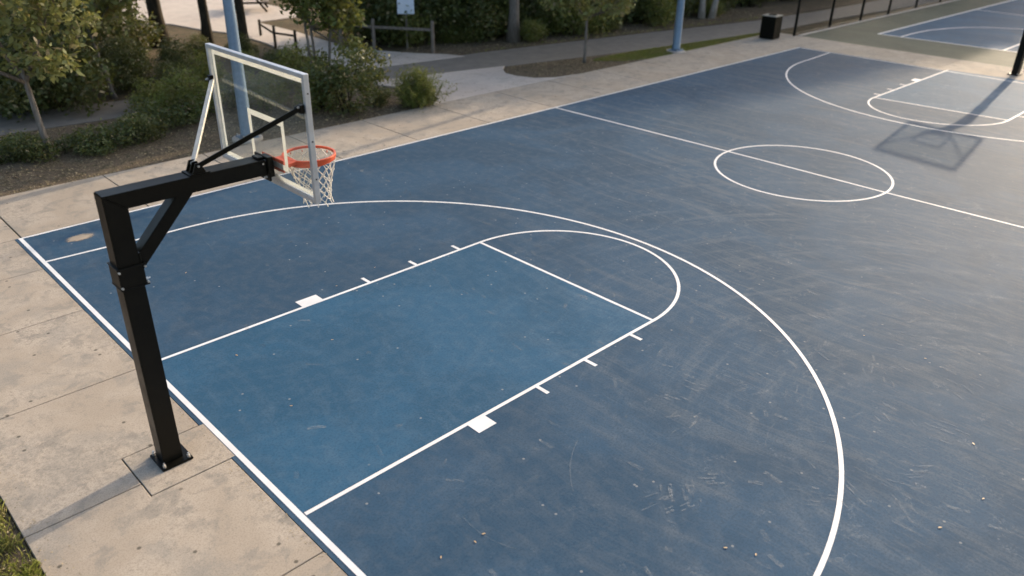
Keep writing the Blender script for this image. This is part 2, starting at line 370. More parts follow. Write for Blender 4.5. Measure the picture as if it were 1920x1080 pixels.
key_lines('key_lines', (0, 1.836), (5.662, 1.836), (5.662, -1.85), (0.02, -1.865), 1)
key_lines('far_key_lines', fA, fB, fC, fD, -1)
def arc3(cx, s, ye):
    pts = [(cx-s*1.952, ye)]; R3 = 5.794
    for i in range(97):
        t = math.pi/2 - math.pi*i/96
        pts.append((cx+s*R3*math.cos(t), R3*math.sin(t)))
    pts.append((cx-s*1.952, -ye)); return pts
mb = MB(); mb.strip([(x, y) for x, y in arc3(1.952, 1, 5.925)], LW*1.05, Z+.0018); struct('three_point_line', mb, M_LINE)
mb = MB(); mb.strip([(x-.05, y) for x, y in arc3(CL-1.952, -1, 5.93)], LW*1.05, Z+.0018); struct('far_three_point_line', mb, M_LINE)
# second court
mb = MB(); mb.box(29.31, 75, -12, 8.42, -.1, -.003); struct('green_surround', mb, M_GREEN, tri=False)
mb = MB(); mb.poly([(32.35, 6.5), (32.60, 0), (33.0, -9), (62, -9), (62, 6.4)], .0015); struct('second_court', mb, M_COURT2)
mb = MB(); z2 = .006
mb.strip([(32.32, 6.52), (48.3, 6.45), (62, 6.4)], .11, z2); mb.strip([(32.32, 6.55), (32.57, 0), (33.0, -9)], .10, z2+.001)
mb.strip([(43.62, 6.4), (43.3, 4.2), (43.2, 0), (43.2, -5)], .08, z2+.002)
mb.strip([(32.32, 5.60), (33.6, 5.62), (35.0, 5.50), (36.2, 5.15), (37.25, 4.70), (38.1, 3.9), (38.75, 2.85), (39.2, 1.4), (39.3, 0), (39.1, -1.6), (38.4, -3.2), (37, -4.6), (35, -5.5), (33, -5.7)], .09, z2+.002)
mb.strip([(32.5, 1.76), (38.2, 1.80)], .09, z2+.003); mb.strip([(32.55, -1.9), (38.2, -1.9)], .09, z2+.003); mb.strip([(38.2, 1.8), (38.2, -1.9)], .08, z2+.002)
struct('second_court_lines', mb, M_LINE)
mb = MB(); mb.box(29.31, 75, 8.43, 8.56, -.1, .03); mb.bevel(.01, 1); struct('kerb', mb, M_CONC2, tri=False)

# scuffs: thin pale scrapes lying on the paint
def mat_scuff():
    n = NT('scuff_marks'); P = n.pos(); geo = n.new('ShaderNodeNewGeometry')
    n.fin((.42, .43, .42), .8, 0, .2)
    tr = n.new('ShaderNodeBsdfTransparent'); ms = n.new('ShaderNodeMixShader')
    a = n.math('MULTIPLY', n.ramp(n.noise(P, 45, 5, .8), .42, .62), n.math('MULTIPLY', geo.outputs['Random Per Island'], .34))
    n.link(a, ms.inputs[0]); n.link(tr.outputs[0], ms.inputs[1]); n.link(n.b.outputs[0], ms.inputs[2]); n.link(ms.outputs[0], n.out.inputs[0])
    return n.m
rnd = random.Random(5); mb = MB()
def scuff(x, y, a, L, wd, cur, z):
    pts = []; k = max(3, int(L/.05)); 
    for i in range(k+1):
        pts.append((x, y)); x += math.cos(a)*L/k; y += math.sin(a)*L/k; a += cur*L/k
    mb.strip(pts, wd, z)
for i in range(650):
    x = rnd.uniform(.2, 18); y = rnd.uniform(-6.9, 6.9)
    if rnd.random() < .45: x = rnd.gauss(8, 2.6); y = rnd.gauss(-4.5, 1.7)
    if not (.1 < x < 26 and abs(y) < 7): continue
    big = rnd.random() < .07
    scuff(x, y, rnd.uniform(0, 6.28) if rnd.random() < .5 else rnd.gauss(-1.5, .35), rnd.uniform(.3, .9) if big else rnd.uniform(.04, .22), rnd.uniform(.006, .014) if big else rnd.uniform(.02, .06), rnd.gauss(0, 1.2), .0082+i*1e-6)
for cx, cy in [(G(1500+rnd.uniform(-250, 380), 700+rnd.uniform(-150, 260))) for _ in range(26)]:     # dusty rubbed patches made of many parallel strokes
    a = rnd.uniform(0, 3.14)
    cu = rnd.gauss(0, .5)
    for k in range(9): scuff(cx-math.sin(a)*rnd.gauss(0, .13)+math.cos(a)*rnd.gauss(0, .12), cy+math.cos(a)*rnd.gauss(0, .13)+math.sin(a)*rnd.gauss(0, .12), a+rnd.gauss(0, .03), rnd.uniform(.06, .22), rnd.uniform(.012, .035), cu, .0093+k*2e-5)
o = struct('court_scuffs', mb, mat_scuff())
# bleached patch by the corner
n = NT('worn_patch'); P = n.pos(kind='Generated'); n.fin((.42, .34, .25), .85)
gr = n.new('ShaderNodeTexGradient', gradient_type='SPHERICAL'); mp = n.new('ShaderNodeMapping'); mp.inputs['Location'].default_value = (-1, -1, 0); mp.inputs['Scale'].default_value = (2, 2, 0); n.link(P, mp.inputs[0]); n.link(mp.outputs[0], gr.inputs[0])
tr = n.new('ShaderNodeBsdfTransparent'); ms = n.new('ShaderNodeMixShader')
n.link(n.math('MULTIPLY', n.ramp(n.math('ADD', gr.outputs['Fac'], n.math('MULTIPLY', n.noise(n.pos(), 9, 5, .7), .7)), .55, .95), .8), ms.inputs[0]); n.link(tr.outputs[0], ms.inputs[1]); n.link(n.b.outputs[0], ms.inputs[2]); n.link(ms.outputs[0], n.out.inputs[0])
mb = MB(); wp = G(150, 446); mb.poly([(wp[0]-.33, wp[1]-.22), (wp[0]+.33, wp[1]-.22), (wp[0]+.33, wp[1]+.22), (wp[0]-.33, wp[1]+.22)], .0078); struct('worn_paint_patch', mb, n.m)

# ------------------------------------------------------------------ hoop
def box_part(name, dims, mat, parent, bev=.004):
    m_ = MB(); m_.box(*dims)
    if bev: m_.bevel(bev, 2)
    return m_.build(name, mat, parent)
def bolt(parent, p, axis, r=.013, L=.02):
    p = Vector(p); a = Vector(axis).normalized(); m_ = MB(); m_.tube([p-a*.004, p+a*L], r, 6); m_.tube([p+a*L*.9, p+a*(L*1.7)], r*.55, 6)
    return m_.build('bolt', M_BOLT, parent)
def make_hoop(detail=True):
    root = empty('basketball_hoop', (0, 0, 0))
    OX, OY = -.5825, -.14           # post centre on the ground
    def b(x0, x1, y0, y1, z0, z1): return (x0-OX, x1-OX, y0-OY, y1-OY, z0, z1)
    X = lambda x, y, z: (x-OX, y-OY, z)
    pl = box_part('base_plate', b(-.735, -.405, -.325, .02, .005, .03), M_BLACK, root, .006)
    for sx in (-.70, -.44):
        for sy in (-.29, -.015): 
            bo = bolt(root, X(sx, sy, .03), (0, 0, 1), .018, .032); bo.parent = pl
    # post and arm share a mitred corner
    m_ = MB(); x0, x1, y0, y1, zt, zb = -.685, -.48, -.24, -.04, 3.02, 2.862
    v = [m_.bm.verts.new(X(*p)) for p in ((x0, y0, .03), (x1, y0, .03), (x1, y1, .03), (x0, y1, .03), (x0, y0, zt), (x1, y0, zb), (x1, y1, zb), (x0, y1, zt))]
    for f in ((3, 2, 1, 0), (4, 5, 6, 7), (0, 1, 5, 4), (1, 2, 6, 5), (2, 3, 7, 6), (3, 0, 4, 7)): m_.bm.faces.new([v[i] for i in f])
    m_.bevel(.006, 2); m_.build('post', M_BLACK, root)
    m_ = MB(); xe = .905
    v = [m_.bm.verts.new(X(*p)) for p in ((x1+.003, y0, zb), (xe, y0, zb), (xe, y1, zb), (x1+.003, y1, zb), (x0+.003, y0, zt), (xe, y0, zt), (xe, y1, zt), (x0+.003, y1, zt))]
    for f in ((3, 2, 1, 0), (4, 5, 6, 7), (0, 1, 5, 4), (1, 2, 6, 5), (2, 3, 7, 6), (3, 0, 4, 7)): m_.bm.faces.new([v[i] for i in f])
    m_.bevel(.005, 2); m_.build('arm', M_BLACK, root)
    m_ = MB(); m_.tube([X(x1-.0, -.243, zb), X(x0+.01, -.243, zt-.012)], .0035, 5); m_.build('weld_seam', M_BLACK, root)
    # diagonal brace
    m_ = MB(); m_.bar(X(-.50, -.14, 2.278), X(.09, -.14, 2.895), .15, .125, (0, 0, 1)); m_.bevel(.005, 2); m_.build('brace', M_BLACK, root)
    m_ = MB(); m_.box(*b(-.481, -.465, -.245, -.035, 2.14, 2.42)); m_.bevel(.003, 1); m_.build('brace_plate', M_BLACK, root)
    # clamp collar
    cl = box_part('clamp_collar', b(-.70, -.462, -.258, -.022, 2.10, 2.31), M_BLACK, root, .005)
    for zz in (2.10, 2.31):
        m_ = MB(); m_.box(*b(-.706, -.440, -.266, -.014, zz-.006, zz+.006)); m_.bevel(.002, 1); m_.build('flange', M_BLACK, cl)
    for sx in (-.69, -.452):
        for zz in (2.125, 2.285): bolt(cl, X(sx, -.260, zz), (0, -1, 0), .012, .014)
    for zz in (2.125, 2.33): bolt(cl, X(-.455, -.19, zz), (1, 0, 0), .014, .03)
    # end plate
    ep = box_part('end_plate', b(.905, .93, -.275, -.005, 2.80, 3.05), M_BLACK, root, .004)
    for zz in (2.838, 3.01):
        for yy in (-.225, -.055): bolt(ep, X(.905, yy, zz), (-1, 0, 0), .013, .012)
    for zz in (2.845, 2.985): bolt(root, X(.872, -.24, zz), (0, -1, 0), .010, .006)
    m_ = MB(); m_.box(*b(.84, .905, -.20, -.08, 3.023, 3.045)); m_.bevel(.004, 1); m_.build('end_plate_gusset', M_BLACK, ep)
    m_ = MB(); m_.box(*b(.93, .998, -.22, -.06, 2.82, 3.03)); m_.bevel(.004, 1); m_.build('mounting_block', M_BLACK, root)
    # strut bracket on the arm
    br = box_part('strut_bracket', b(.125, .33, -.235, -.045, 3.021, 3.033), M_BLACK, root, .003)
    m_ = MB()
    for yy in (-.215, -.145, -.075):
        m_.poly([(0, 0)]*0 or [(0, 0), (1, 0), (0, 1)], 0) if False else None
        vv = [m_.bm.verts.new(X(x_, yy+dy, z_)) for dy in (-.006, .006) for (x_, z_) in ((.16, 3.033), (.29, 3.033), (.25, 3.13), (.20, 3.13))]
        m_.bm.faces.new(vv[0:4]); m_.bm.faces.new(vv[4:8][::-1])
        for i in range(4): m_.bm.faces.new((vv[i], vv[(i+1) % 4], vv[4+(i+1) % 4], vv[4+i]))
    m_.build('ear', M_BLACK, br); bolt(br, X(.225, -.222, 3.10), (0, -1, 0), .012, .012); bolt(br, X(.225, -.068, 3.10), (0, 1, 0), .012, .012)
    m_ = MB(); m_.bar(X(.225, -.19, 3.09), X(.985, -.90, 3.66), .045, .045); m_.bevel(.004, 1); m_.tube([X(.96, -.86, 3.645), X(1.0, -.915, 3.685)], .03, 8)
    st = m_.build('strut', M_BLACK, root); st['label'] = 'black square strut rising to the near side of the backboard'
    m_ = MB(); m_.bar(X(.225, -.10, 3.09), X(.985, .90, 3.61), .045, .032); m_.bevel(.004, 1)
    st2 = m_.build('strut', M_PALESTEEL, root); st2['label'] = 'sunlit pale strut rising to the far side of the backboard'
    m_ = MB(); m_.box(*b(.955, .998, -.955, -.90, 3.62, 3.70)); m_.bevel(.004, 1); c1 = m_.build('strut_clamp', M_BLACK, root); bolt(c1, X(.955, -.93, 3.68), (-1, -.3, 0), .012, .014)
    m_ = MB(); m_.box(*b(.955, .998, .885, .945, 3.57, 3.66)); m_.bevel(.004, 1); c2 = m_.build('strut_clamp', M_BLACK, root); bolt(c2, X(.955, .93, 3.62), (-1, 0, 0), .014, .018)
    # backboard
    bx0, bx1, Y, zb0, zt0, fw = 1.0, 1.056, .978, 2.73, 3.978, .042
    bb = empty('backboard'); bb.parent = root
    m_ = MB()
    m_.box(*b(bx0, bx1, -Y, -Y+fw, zb0, zt0)); m_.box(*b(bx0, bx1, Y-fw, Y, zb0, zt0))
    m_.box(*b(bx0+.001, bx1-.001, -Y+fw, Y-fw, zb0, zb0+fw)); m_.box(*b(bx0+.001, bx1-.001, -Y+fw, Y-fw, zt0-fw, zt0))
    m_.bevel(.003, 1); fr = m_.build('frame', M_ALU, bb)
    m_ = MB(); m_.box(*b(bx0+.004, bx0+.008, -Y+fw, Y-fw, zb0+fw, zb0+fw+.018)); m_.bevel(.001, 1); m_.build('lower_rail', M_ALU, bb)
    for yy, zz in ((-Y, 3.80), (-Y, 2.98), (-Y, 3.35)): 
        mm = MB(); p = Vector(X(1.03, yy, zz)); mm.tube([p+Vector((0, .002, 0)), p+Vector((0, -.004, 0))], .008, 8); mm.build('rivet', M_BLACK, fr)
    gm = NT('tempered_glass'); gl = gm.new('ShaderNodeBsdfGlossy'); gl.inputs['Roughness'].default_value = .03; gl.inputs['Color'].default_value = (.9, .95, 1, 1)
    tb = gm.new('ShaderNodeBsdfTransparent'); tb.inputs[0].default_value = (.95, .965, .95, 1)
    df = gm.new('ShaderNodeBsdfDiffuse'); df.inputs[0].default_value = (.55, .58, .6, 1)
    fr_ = gm.new('ShaderNodeFresnel'); fr_.inputs[0].default_value = 1.45
    m1 = gm.new('ShaderNodeMixShader'); gm.link(gm.math('MULTIPLY', fr_.outputs[0], .15), m1.inputs[0]); gm.link(tb.outputs[0], m1.inputs[1]); gm.link(gl.outputs[0], m1.inputs[2])
    m2 = gm.new('ShaderNodeMixShader'); gm.link(gm.ramp(gm.noise(gm.pos(), 2.5, 5, .7), .35, .8, .01, .05), m2.inputs[0]); gm.link(m1.outputs[0], m2.inputs[1]); gm.link(df.outputs[0], m2.inputs[2]); gm.link(m2.outputs[0], gm.out.inputs[0])
    box_part('glass', b(1.026, 1.036, -Y+fw, Y-fw, zb0+fw, zt0-fw), gm.m, bb, 0)
    # painted border and target square on the front of the glass
    def frame_rect(y0, y1, z0, z1, t, x, wd):
        m2_ = MB()
        m2_.box(*b(x, x+t, y0, y0+wd, z0, z1)); m2_.box(*b(x, x+t, y1-wd, y1, z0, z1))
        m2_.box(*b(x, x+t, y0+wd, y1-wd, z0, z0+wd)); m2_.box(*b(x, x+t, y0+wd, y1-wd, z1-wd, z1)); return m2_
    frame_rect(-Y+fw+.012, Y-fw-.012, zb0+fw+.006, zt0-fw-.012, .002, 1.037, .045).build('border_line', M_BORDER, bb)
    frame_rect(-.44, .285, 2.905, 3.425, .002, 1.037, .058).build('target_square', M_BORDER, bb)
    # rim
    cx, cy, rz, rr = 1.52, -.02, 2.90, .275
    rim = empty('rim'); rim.parent = root
    m_ = MB(); NS = 64; rings = []
    for i in range(NS):
        t = 2*math.pi*i/NS
        near = .5+.5*math.cos(t-R(232)); h = .016+.050*near**1.6
        ring = []
        for (dr, dz) in ((-.009, .009), (.009, .009), (.012, 0), (.009, -h), (-.009, -h), (-.012, 0)):
            ring.append(m_.bm.verts.new(X(cx+(rr+dr)*math.cos(t), cy+(rr+dr)*math.sin(t), rz+dz)))
        rings.append(ring)
    for i in range(NS):
        for k in range(6): m_.bm.faces.new((rings[i][k], rings[i][(k+1) % 6], rings[(i+1) % NS][(k+1) % 6], rings[(i+1) % NS][k]))
    m_.build('ring', M_ORANGE, rim, smooth=False)
    m_ = MB(); m_.box(*b(1.041, 1.052, -.335, .10, 2.872, 3.0)); m_.bevel(.004, 1); m_.build('mounting_plate', M_ORANGE, rim)
    m_ = MB()
    vv = [m_.bm.verts.new(X(*p)) for p in ((1.052, -.22, 2.905), (1.30, -.17, 2.905), (1.30, .12, 2.905), (1.052, .09, 2.905), (1.052, -.22, 2.86), (1.30, -.17, 2.875), (1.30, .12, 2.875), (1.052, .09, 2.86))]
    for f in ((0, 1, 2, 3), (7, 6, 5, 4), (0, 4, 5, 1), (1, 5, 6, 2), (2, 6, 7, 3), (3, 7, 4, 0)): m_.bm.faces.new([vv[i] for i in f])
    m_.build('rim_bracket', M_ORANGE, rim)
    for k in range(12):
        t = 2*math.pi*(k+.5)/12; c = Vector(X(cx+rr*math.cos(t), cy+rr*math.sin(t), rz-.02))
        MB().tube([c+Vector((0, 0, -.012)), c+Vector((0, 0, -.035))], .005, 5).build('net_hook', M_ORANGE, rim)
    # net: two families of cords crossing in diamonds
    m_ = MB(); NC = 12; rows = [0, .07, .15, .215, .28, .34, .395, .445, .49]
    rad = [.275, .262, .232, .208, .188, .172, .160, .152, .150]
    nr = random.Random(3)
    def npnt(k, j, sg):
        a = 2*math.pi*(k+sg*.5*j)/NC
        r_ = rad[j]; z_ = rz-.03-rows[j]; sh = .05*(rows[j]/.5)
        return Vector(X(cx+sh+r_*math.cos(a), cy-sh*.2+r_*math.sin(a), z_+.008*math.sin(5*a)))
    for k in range(NC):
        for sg in (1, -1):
            m_.tube([npnt(k, j, sg) for j in range(len(rows))], .0048, 5)
    for k in range(NC):
        for j in range(2, len(rows)): 
            p = npnt(k, j, 1); m_.tube([p+Vector((0, 0, .012)), p-Vector((0, 0, .012))], .0085, 5)
        p = npnt(k, len(rows)-1, 1); q = p+Vector((nr.uniform(-.03, .03), nr.uniform(-.03, .03), -.05)); m_.tube([p, q], .0055, 5)
    m_.build('net', M_NET, rim)
    return root
hoop = make_hoop(); hoop.location = (-.5825, -.14, 0)
tag(hoop, 'black post basketball hoop with glass backboard and orange rim standing on the near concrete apron', 'basketball hoop', 'basketball hoops at the two ends of the court')
h2 = copy_tree(hoop); h2.location = (28.05, .05, 0); h2.rotation_euler = (0, 0, math.pi-.12)
for o_ in list(h2.children_recursive):
    if o_.name.startswith(('net', 'net_hook')): bpy.data.objects.remove(o_)
shadow_pane = NT('shadow_deepening_pane'); tb2 = shadow_pane.new('ShaderNodeBsdfTransparent'); tb2.inputs[0].default_value = (.80, .82, .82, 1); shadow_pane.b.inputs['Roughness'].default_value = .2  # unseen far pane, tint added to deepen the shadow the board casts
ms_ = shadow_pane.new('ShaderNodeMixShader'); ms_.inputs[0].default_value = .06; shadow_pane.link(tb2.outputs[0], ms_.inputs[1]); shadow_pane.link(shadow_pane.b.outputs[0], ms_.inputs[2]); shadow_pane.link(ms_.outputs[0], shadow_pane.out.inputs[0])
for o_ in list(h2.children_recursive):
    if o_.name.startswith('glass'): o_.data = o_.data.copy(); o_.data.materials[0] = shadow_pane.m
h2['label'] = 'far black hoop post cut by the right edge of the picture beyond the far baseline'

# ------------------------------------------------------------------ lamp posts, bin, sign, fences, table
def make_lamp():
    r = empty('lamp_post')
    MB().tube([(0, 0, 0.10), (0, 0, .16), (0, 0, 2.5), (0, 0, 9)], [.165, .145, .125, .07], 20).build('pole', M_GALV, r, smooth=True)
    MB().tube([(0, 0, -.08), (0, 0, .05), (0, 0, .06)], [.36, .35, .33], 24).build('footing', M_CONC2, r)
    p = MB(); p.box(-.2, .2, -.2, .2, .061, .09); p.bevel(.006, 1); bp = p.build('base_plate', M_GALV, r)
    for sx in (-.16, .16):
        for sy in (-.16, .16): MB().tube([(sx, sy, .09), (sx, sy, .14)], .016, 6).build('bolt', M_BOLT, bp)
    h = MB(); h.tube([(0, 0, 8.9), (0, -.8, 9.25), (0, -1.6, 9.3)], .04, 10); h.build('lamp_arm', M_GALV, r)
    h = MB(); h.box(-.16, .16, -2.1, -1.5, 9.24, 9.34); h.bevel(.03, 2); h.build('lamp_head', M_GALV, r)
    return r
lp = make_lamp(); lp.location = (5.62, 10.0, -.02)
tag(lp, 'blue grey round lamp post seen through the glass backboard', 'lamp post', 'lamp posts beside the court')
l2 = copy_tree(lp); l2.location = (22.5, 9.78, -.02); l2['label'] = 'blue grey lamp post standing in the grass verge on its pale concrete footing'

tb = empty('trash_bin', (27.75, 8.98, 0), R(4), 'square black slatted trash bin with grey lid at the corner of the concrete walk', 'trash bin')
m_ = MB(); m_.box(-.27, .27, -.27, .27, .03, .80); m_.build('liner', M_BIN, tb)
m_ = MB()
for k in range(9):
    a = -.27+.0675*k
    for s in (-1, 1):
        m_.box(a-.024, a+.024, s*.285-.012, s*.285+.012, .02, .86)
        m_.box(s*.285-.012, s*.285+.012, a-.024, a+.024, .02, .86)
m_.build('slats', M_BIN, tb)
m_ = MB(); m_.box(-.31, .31, -.31, .31, .862, .90); m_.bevel(.012, 2); ld = m_.build('lid', M_BINLID, tb)
m_ = MB(); m_.tube([(0, 0, .902), (0, 0, .93)], [.17, .15], 20); m_.build('lid_opening', M_BIN, ld)

sg = G(764, 90); sn = empty('sign', (sg[0], sg[1], -.03), R(-40), 'white rectangular notice sign on a thin brown post behind the wooden rail', 'sign')
m_ = MB(); m_.box(-.03, .03, -.03, .03, 0, 1.95); m_.build('post', M_GWOOD, sn)
m_ = MB(); m_.box(-.30, .30, -.052, -.032, 1.22, 1.93); m_.bevel(.008, 1); pn = m_.build('panel', M_SIGN, sn)
m_ = MB(); m_.tube([(0, -.0525, 1.30), (0, -.0555, 1.30)], .05, 14); m_.build('printed_mark', M_SIGNINK, pn)

def rail_fence(name, pts, hts, rails, label, cat='fence', k=1.0, wood=None):
    wood = wood or M_GWOOD
    r = empty(name, (pts[0][0], pts[0][1], -.03), 0, label, cat)
    ox, oy = pts[0]
    for (x, y), h in zip(pts, hts):
        m_ = MB(); m_.tube([(x-ox, y-oy, 0), (x-ox, y-oy, h-.02), (x-ox, y-oy, h)], [.085*k, .08*k, .06*k], 10); m_.build('post', wood, r)
    for i, j, za, zb in rails:
        m_ = MB(); m_.bar((pts[i][0]-ox, pts[i][1]-oy, za), (pts[j][0]-ox, pts[j][1]-oy, zb), .06*k, .11*k); m_.build('rail', wood, r)
    return r
rail_fence('wooden_fence', [G(812, 98), G(702, 92), G(640, 84)], [1.1, 1.08, 1.05], [(0, 1, .80, .80), (1, 2, .80, .78)], 'weathered wooden post and rail fence in front of the dark shrubs by the sign', 'fence', .8)
rail_fence('wooden_fence', [G(556, 94), G(517, 88), G(489, 66)], [.72, .78, .62], [(0, 1, .52, .52), (1, 2, .5, .45)], 'low dark wooden rail fence beside the far concrete walkway', 'fence', .62, M_BARK)

def picnic(loc, rz, label):
    r = empty('picnic_table', loc, rz, label, 'picnic table')
    m_ = MB()
    for k in range(5): m_.box(-.95, .95, -.37+.152*k, -.235+.152*k, .72, .76)
    m_.build('table_top', M_GWOOD, r)
    for s in (-1, 1):
        m_ = MB()
        for k in range(2): m_.box(-.95, .95, s*.72-.14+.15*k, s*.72-.005+.15*k, .42, .46)
        m_.build('bench', M_GWOOD, r)
        m_ = MB(); m_.bar((s*.7, -.75, 0), (s*.7, -.2, .72), .05, .09); m_.bar((s*.7, .75, 0), (s*.7, .2, .72), .05, .09); m_.bar((s*.7, -.85, .39), (s*.7, .85, .39), .05, .09); m_.build('leg_frame', M_BARK, r)
    return r
q = G(470, 18); picnic((q[0], q[1], -.01), R(60), 'wooden picnic table standing on the sunlit far plaza')

# chain link fence
cf = empty('chain_link_fence', (29.1, 8.62, 0), 0, 'black chain link fence running away beside the green court surround', 'fence')
px = [0, 3.08, 6.1, 9.1, 12.4, 15.6, 18.8, 22, 25.2]
for k, x in enumerate(px):
    MB().tube([(x, 0, -.06), (x, 0, 3.05)], .055, 10).build('post', M_BLACK, cf)
m_ = MB(); m_.tube([(0, 0, 3.0), (25.2, 0, 3.0)], .022, 8); m_.build('top_rail', M_BLACK, cf)
m_ = MB(); m_.tube([(0, 0, .08), (25.2, 0, .08)], .012, 6); m_.build('bottom_rail', M_BLACK, cf)
V = []; F = []
def wire(a, b, r=.0022):
    a = np.array(a); b = np.array(b); d = b-a; d /= np.linalg.norm(d); x = np.cross(d, (0, 1, 0)); y = np.array((0, 1, 0.)); n0 = len(V)
    for p in (a, b):
        for t in range(3): V.append(p+r*(x*math.cos(2.094*t)+y*math.sin(2.094*t)))
    for t in range(3): F.append((n0+t, n0+(t+1) % 3, n0+3+(t+1) % 3, n0+3+t))
H = 2.9; stp = .11
for i in range(int((25.2+H)/stp)):
    x0 = i*stp-H
    a = (max(x0, 0), .03, .08+max(0, -x0)); b_ = (min(x0+H, 25.2), .03, .08+min(H, 25.2-x0))
    wire(a, b_)
    wire((a[0], .036, .08+H-(a[2]-.08)), (b_[0], .036, .08+H-(b_[2]-.08)))
npmesh('wire_mesh', np.array(V), np.array(F), M_BLACK, cf)

# ------------------------------------------------------------------ vegetation
def leaves(rng, centers, n_per, spread, size, aspect=.5, droop=0.0, up=.0):
    """many small folded leaves around clump centres"""
    C = np.repeat(centers, n_per, 0); N = len(C)
    P = C + rng.normal(size=(N, 3))*spread
    d = rng.normal(size=(N, 3)); d[:, 2] = d[:, 2]*.7+up-droop; d /= np.linalg.norm(d, axis=1)[:, None]
    s_ = np.cross(d, rng.normal(size=(N, 3))); s_ /= np.linalg.norm(s_, axis=1)[:, None]
    nn = np.cross(d, s_); L = (size*rng.uniform(.6, 1.35, N))[:, None]; W = L*aspect
    a = P; b1 = P+d*L*.45+s_*W*.5+nn*L*.06; c = P+d*L; e = P+d*L*.45-s_*W*.5+nn*L*.06
    V = np.stack([a, b1, c, e], 1).reshape(-1, 3); F = np.arange(4*N).reshape(-1, 4)
    return V, F
def blob_centers(rng, blobs, n, shell=.55):
    vol = np.array([b[3]*b[4]*b[5] for b in blobs])**.8; idx = rng.choice(len(blobs), n, p=vol/vol.sum())
    B = np.array(blobs)[idx]; d = rng.normal(size=(n, 3)); d /= np.linalg.norm(d, axis=1)[:, None]
    r = (rng.uniform(0, 1, n)**(1/3.)*(1-shell)+shell*rng.uniform(.75, 1.08, n))[:, None]
    return B[:, :3]+d*r*B[:, 3:6]
def make_tree(name, seed, h_trunk, r0, r1, blobs, n_clump, n_per, spread, size, leafm, barkm, lean=(0, 0), limbs=5, leafname='crown', multi=None, aspect=.5, droop=.1, lim0=.93):
    rng = np.random.default_rng(seed); rd = random.Random(seed)
    r = empty(name)
    m_ = MB()
    top = Vector((lean[0], lean[1], h_trunk))
    stems = multi or [((0, 0), (lean[0], lean[1]))]
    for (bx, by), (tx, ty) in stems:
        pts = []; rs = []
        for i in range(8):
            f = i/7; pts.append((bx+(tx-bx)*f+rd.gauss(0, .02)*h_trunk*.2*(0 < i < 7), by+(ty-by)*f+rd.gauss(0, .02)*h_trunk*.2*(0 < i < 7), -.05+(h_trunk+.05)*f)); rs.append(r0*(1+.5*max(0, .12-f)/.12)*(1-f)+r1*f)
        m_.tube(pts, rs, 9)
        for k in range(limbs):
            f = rd.uniform(lim0, 1); i = min(6, int(f*7)); p = Vector(pts[i]); b_ = blobs[rd.randrange(len(blobs))]
            e = Vector(b_[:3])+Vector((rd.gauss(0, .3)*b_[3], rd.gauss(0, .3)*b_[4], rd.gauss(0, .3)*b_[5])); mid_ = (p+e)/2+Vector((rd.gauss(0, .08), rd.gauss(0, .08), 0))
            m_.tube([p, mid_, e], [r1*.8+r0*.12, r1*.5, r1*.2], 5)
    m_.build('trunk', barkm, r, smooth=True)
    cen = blob_centers(rng, blobs, n_clump); V, F = leaves(rng, cen, n_per, spread, size, aspect, droop)
    npmesh(leafname, V, F, leafm, r)
    return r
def place(r, x, y, z=-.04, rz=0, s=1.0, label=None, cat=None, group=None):
    r.location = (x, y, z); r.rotation_euler = (0, 0, rz); r.scale = (s, s, s); return tag(r, label, cat, group)
def make_shrub(name, seed, blobs, n_clump, n_per, spread, size, leafm, aspect=.5, droop=0, up=.2):
    rng = np.random.default_rng(seed); rd = random.Random(seed); r = empty(name)
    m_ = MB()
    for k in range(7):
        b_ = blobs[rd.randrange(len(blobs))]; e = Vector(b_[:3])+Vector((rd.gauss(0, .4)*b_[3], rd.gauss(0, .4)*b_[4], .1))
        m_.tube([(rd.gauss(0, .06), rd.gauss(0, .06), -.05), (e.x*.5, e.y*.5, e.z*.5), e], [.022, .015, .006], 5)
    m_.build('stem', M_BARK, r)
    V, F = leaves(rng, blob_centers(rng, blobs, n_clump, .5), n_per, spread, size, aspect, droop, up)
    V[:, 2] = np.maximum(V[:, 2], -.02)
    npmesh('foliage', V, F, leafm, r)
    return r

rd = random.Random(11)
# --- small trees of the bed
x, y = G(96, 291)
t1 = make_tree('young_tree', 1, 1.9, .075, .05, [(0, .3, 3.0, .95, .95, .55), (-.9, .5, 3.4, .9, .9, .6), (.55, -.5, 2.2, .55, .5, .36), (.85, .0, 2.9, .7, .7, .45), (-.3, -.1, 4.1, 1.0, 1.0, .6), (.9, -.4, 3.7, .7, .7, .45), (-1.2, .2, 2.5, .6, .6, .4), (.1, 0, 2.15, .55, .55, .3)], 300, 13, .085, .17, M_LEAFP, M_BARKG, lean=(-.12, .1), aspect=.5)
place(t1, x, y, label='young tree with slim pale stem and sage crown in the bed at far left', cat='tree')
x, y = G(214, 182)
t2 = make_tree('young_tree', 2, 2.0, .07, .04, [(-.1, .1, 2.7, .8, .8, .5), (.5, -.5, 2.9, .7, .7, .5), (0, 0, 2.2, .5, .5, .3), (.5, -.3, 2.1, .55, .55, .3), (-.7, .6, 3.2, .8, .8, .55), (.3, -.2, 3.7, .9, .9, .6), (.9, -.8, 3.5, .6, .6, .45), (-1.2, .8, 2.5, .5, .5, .35)], 300, 13, .085, .17, M_LEAFP, M_BARKG, lean=(-.25, .15), aspect=.55)
place(t2, x, y, label='pale leaved young tree leaning left on the far side of the path', cat='tree')
x, y = G(604, 188)
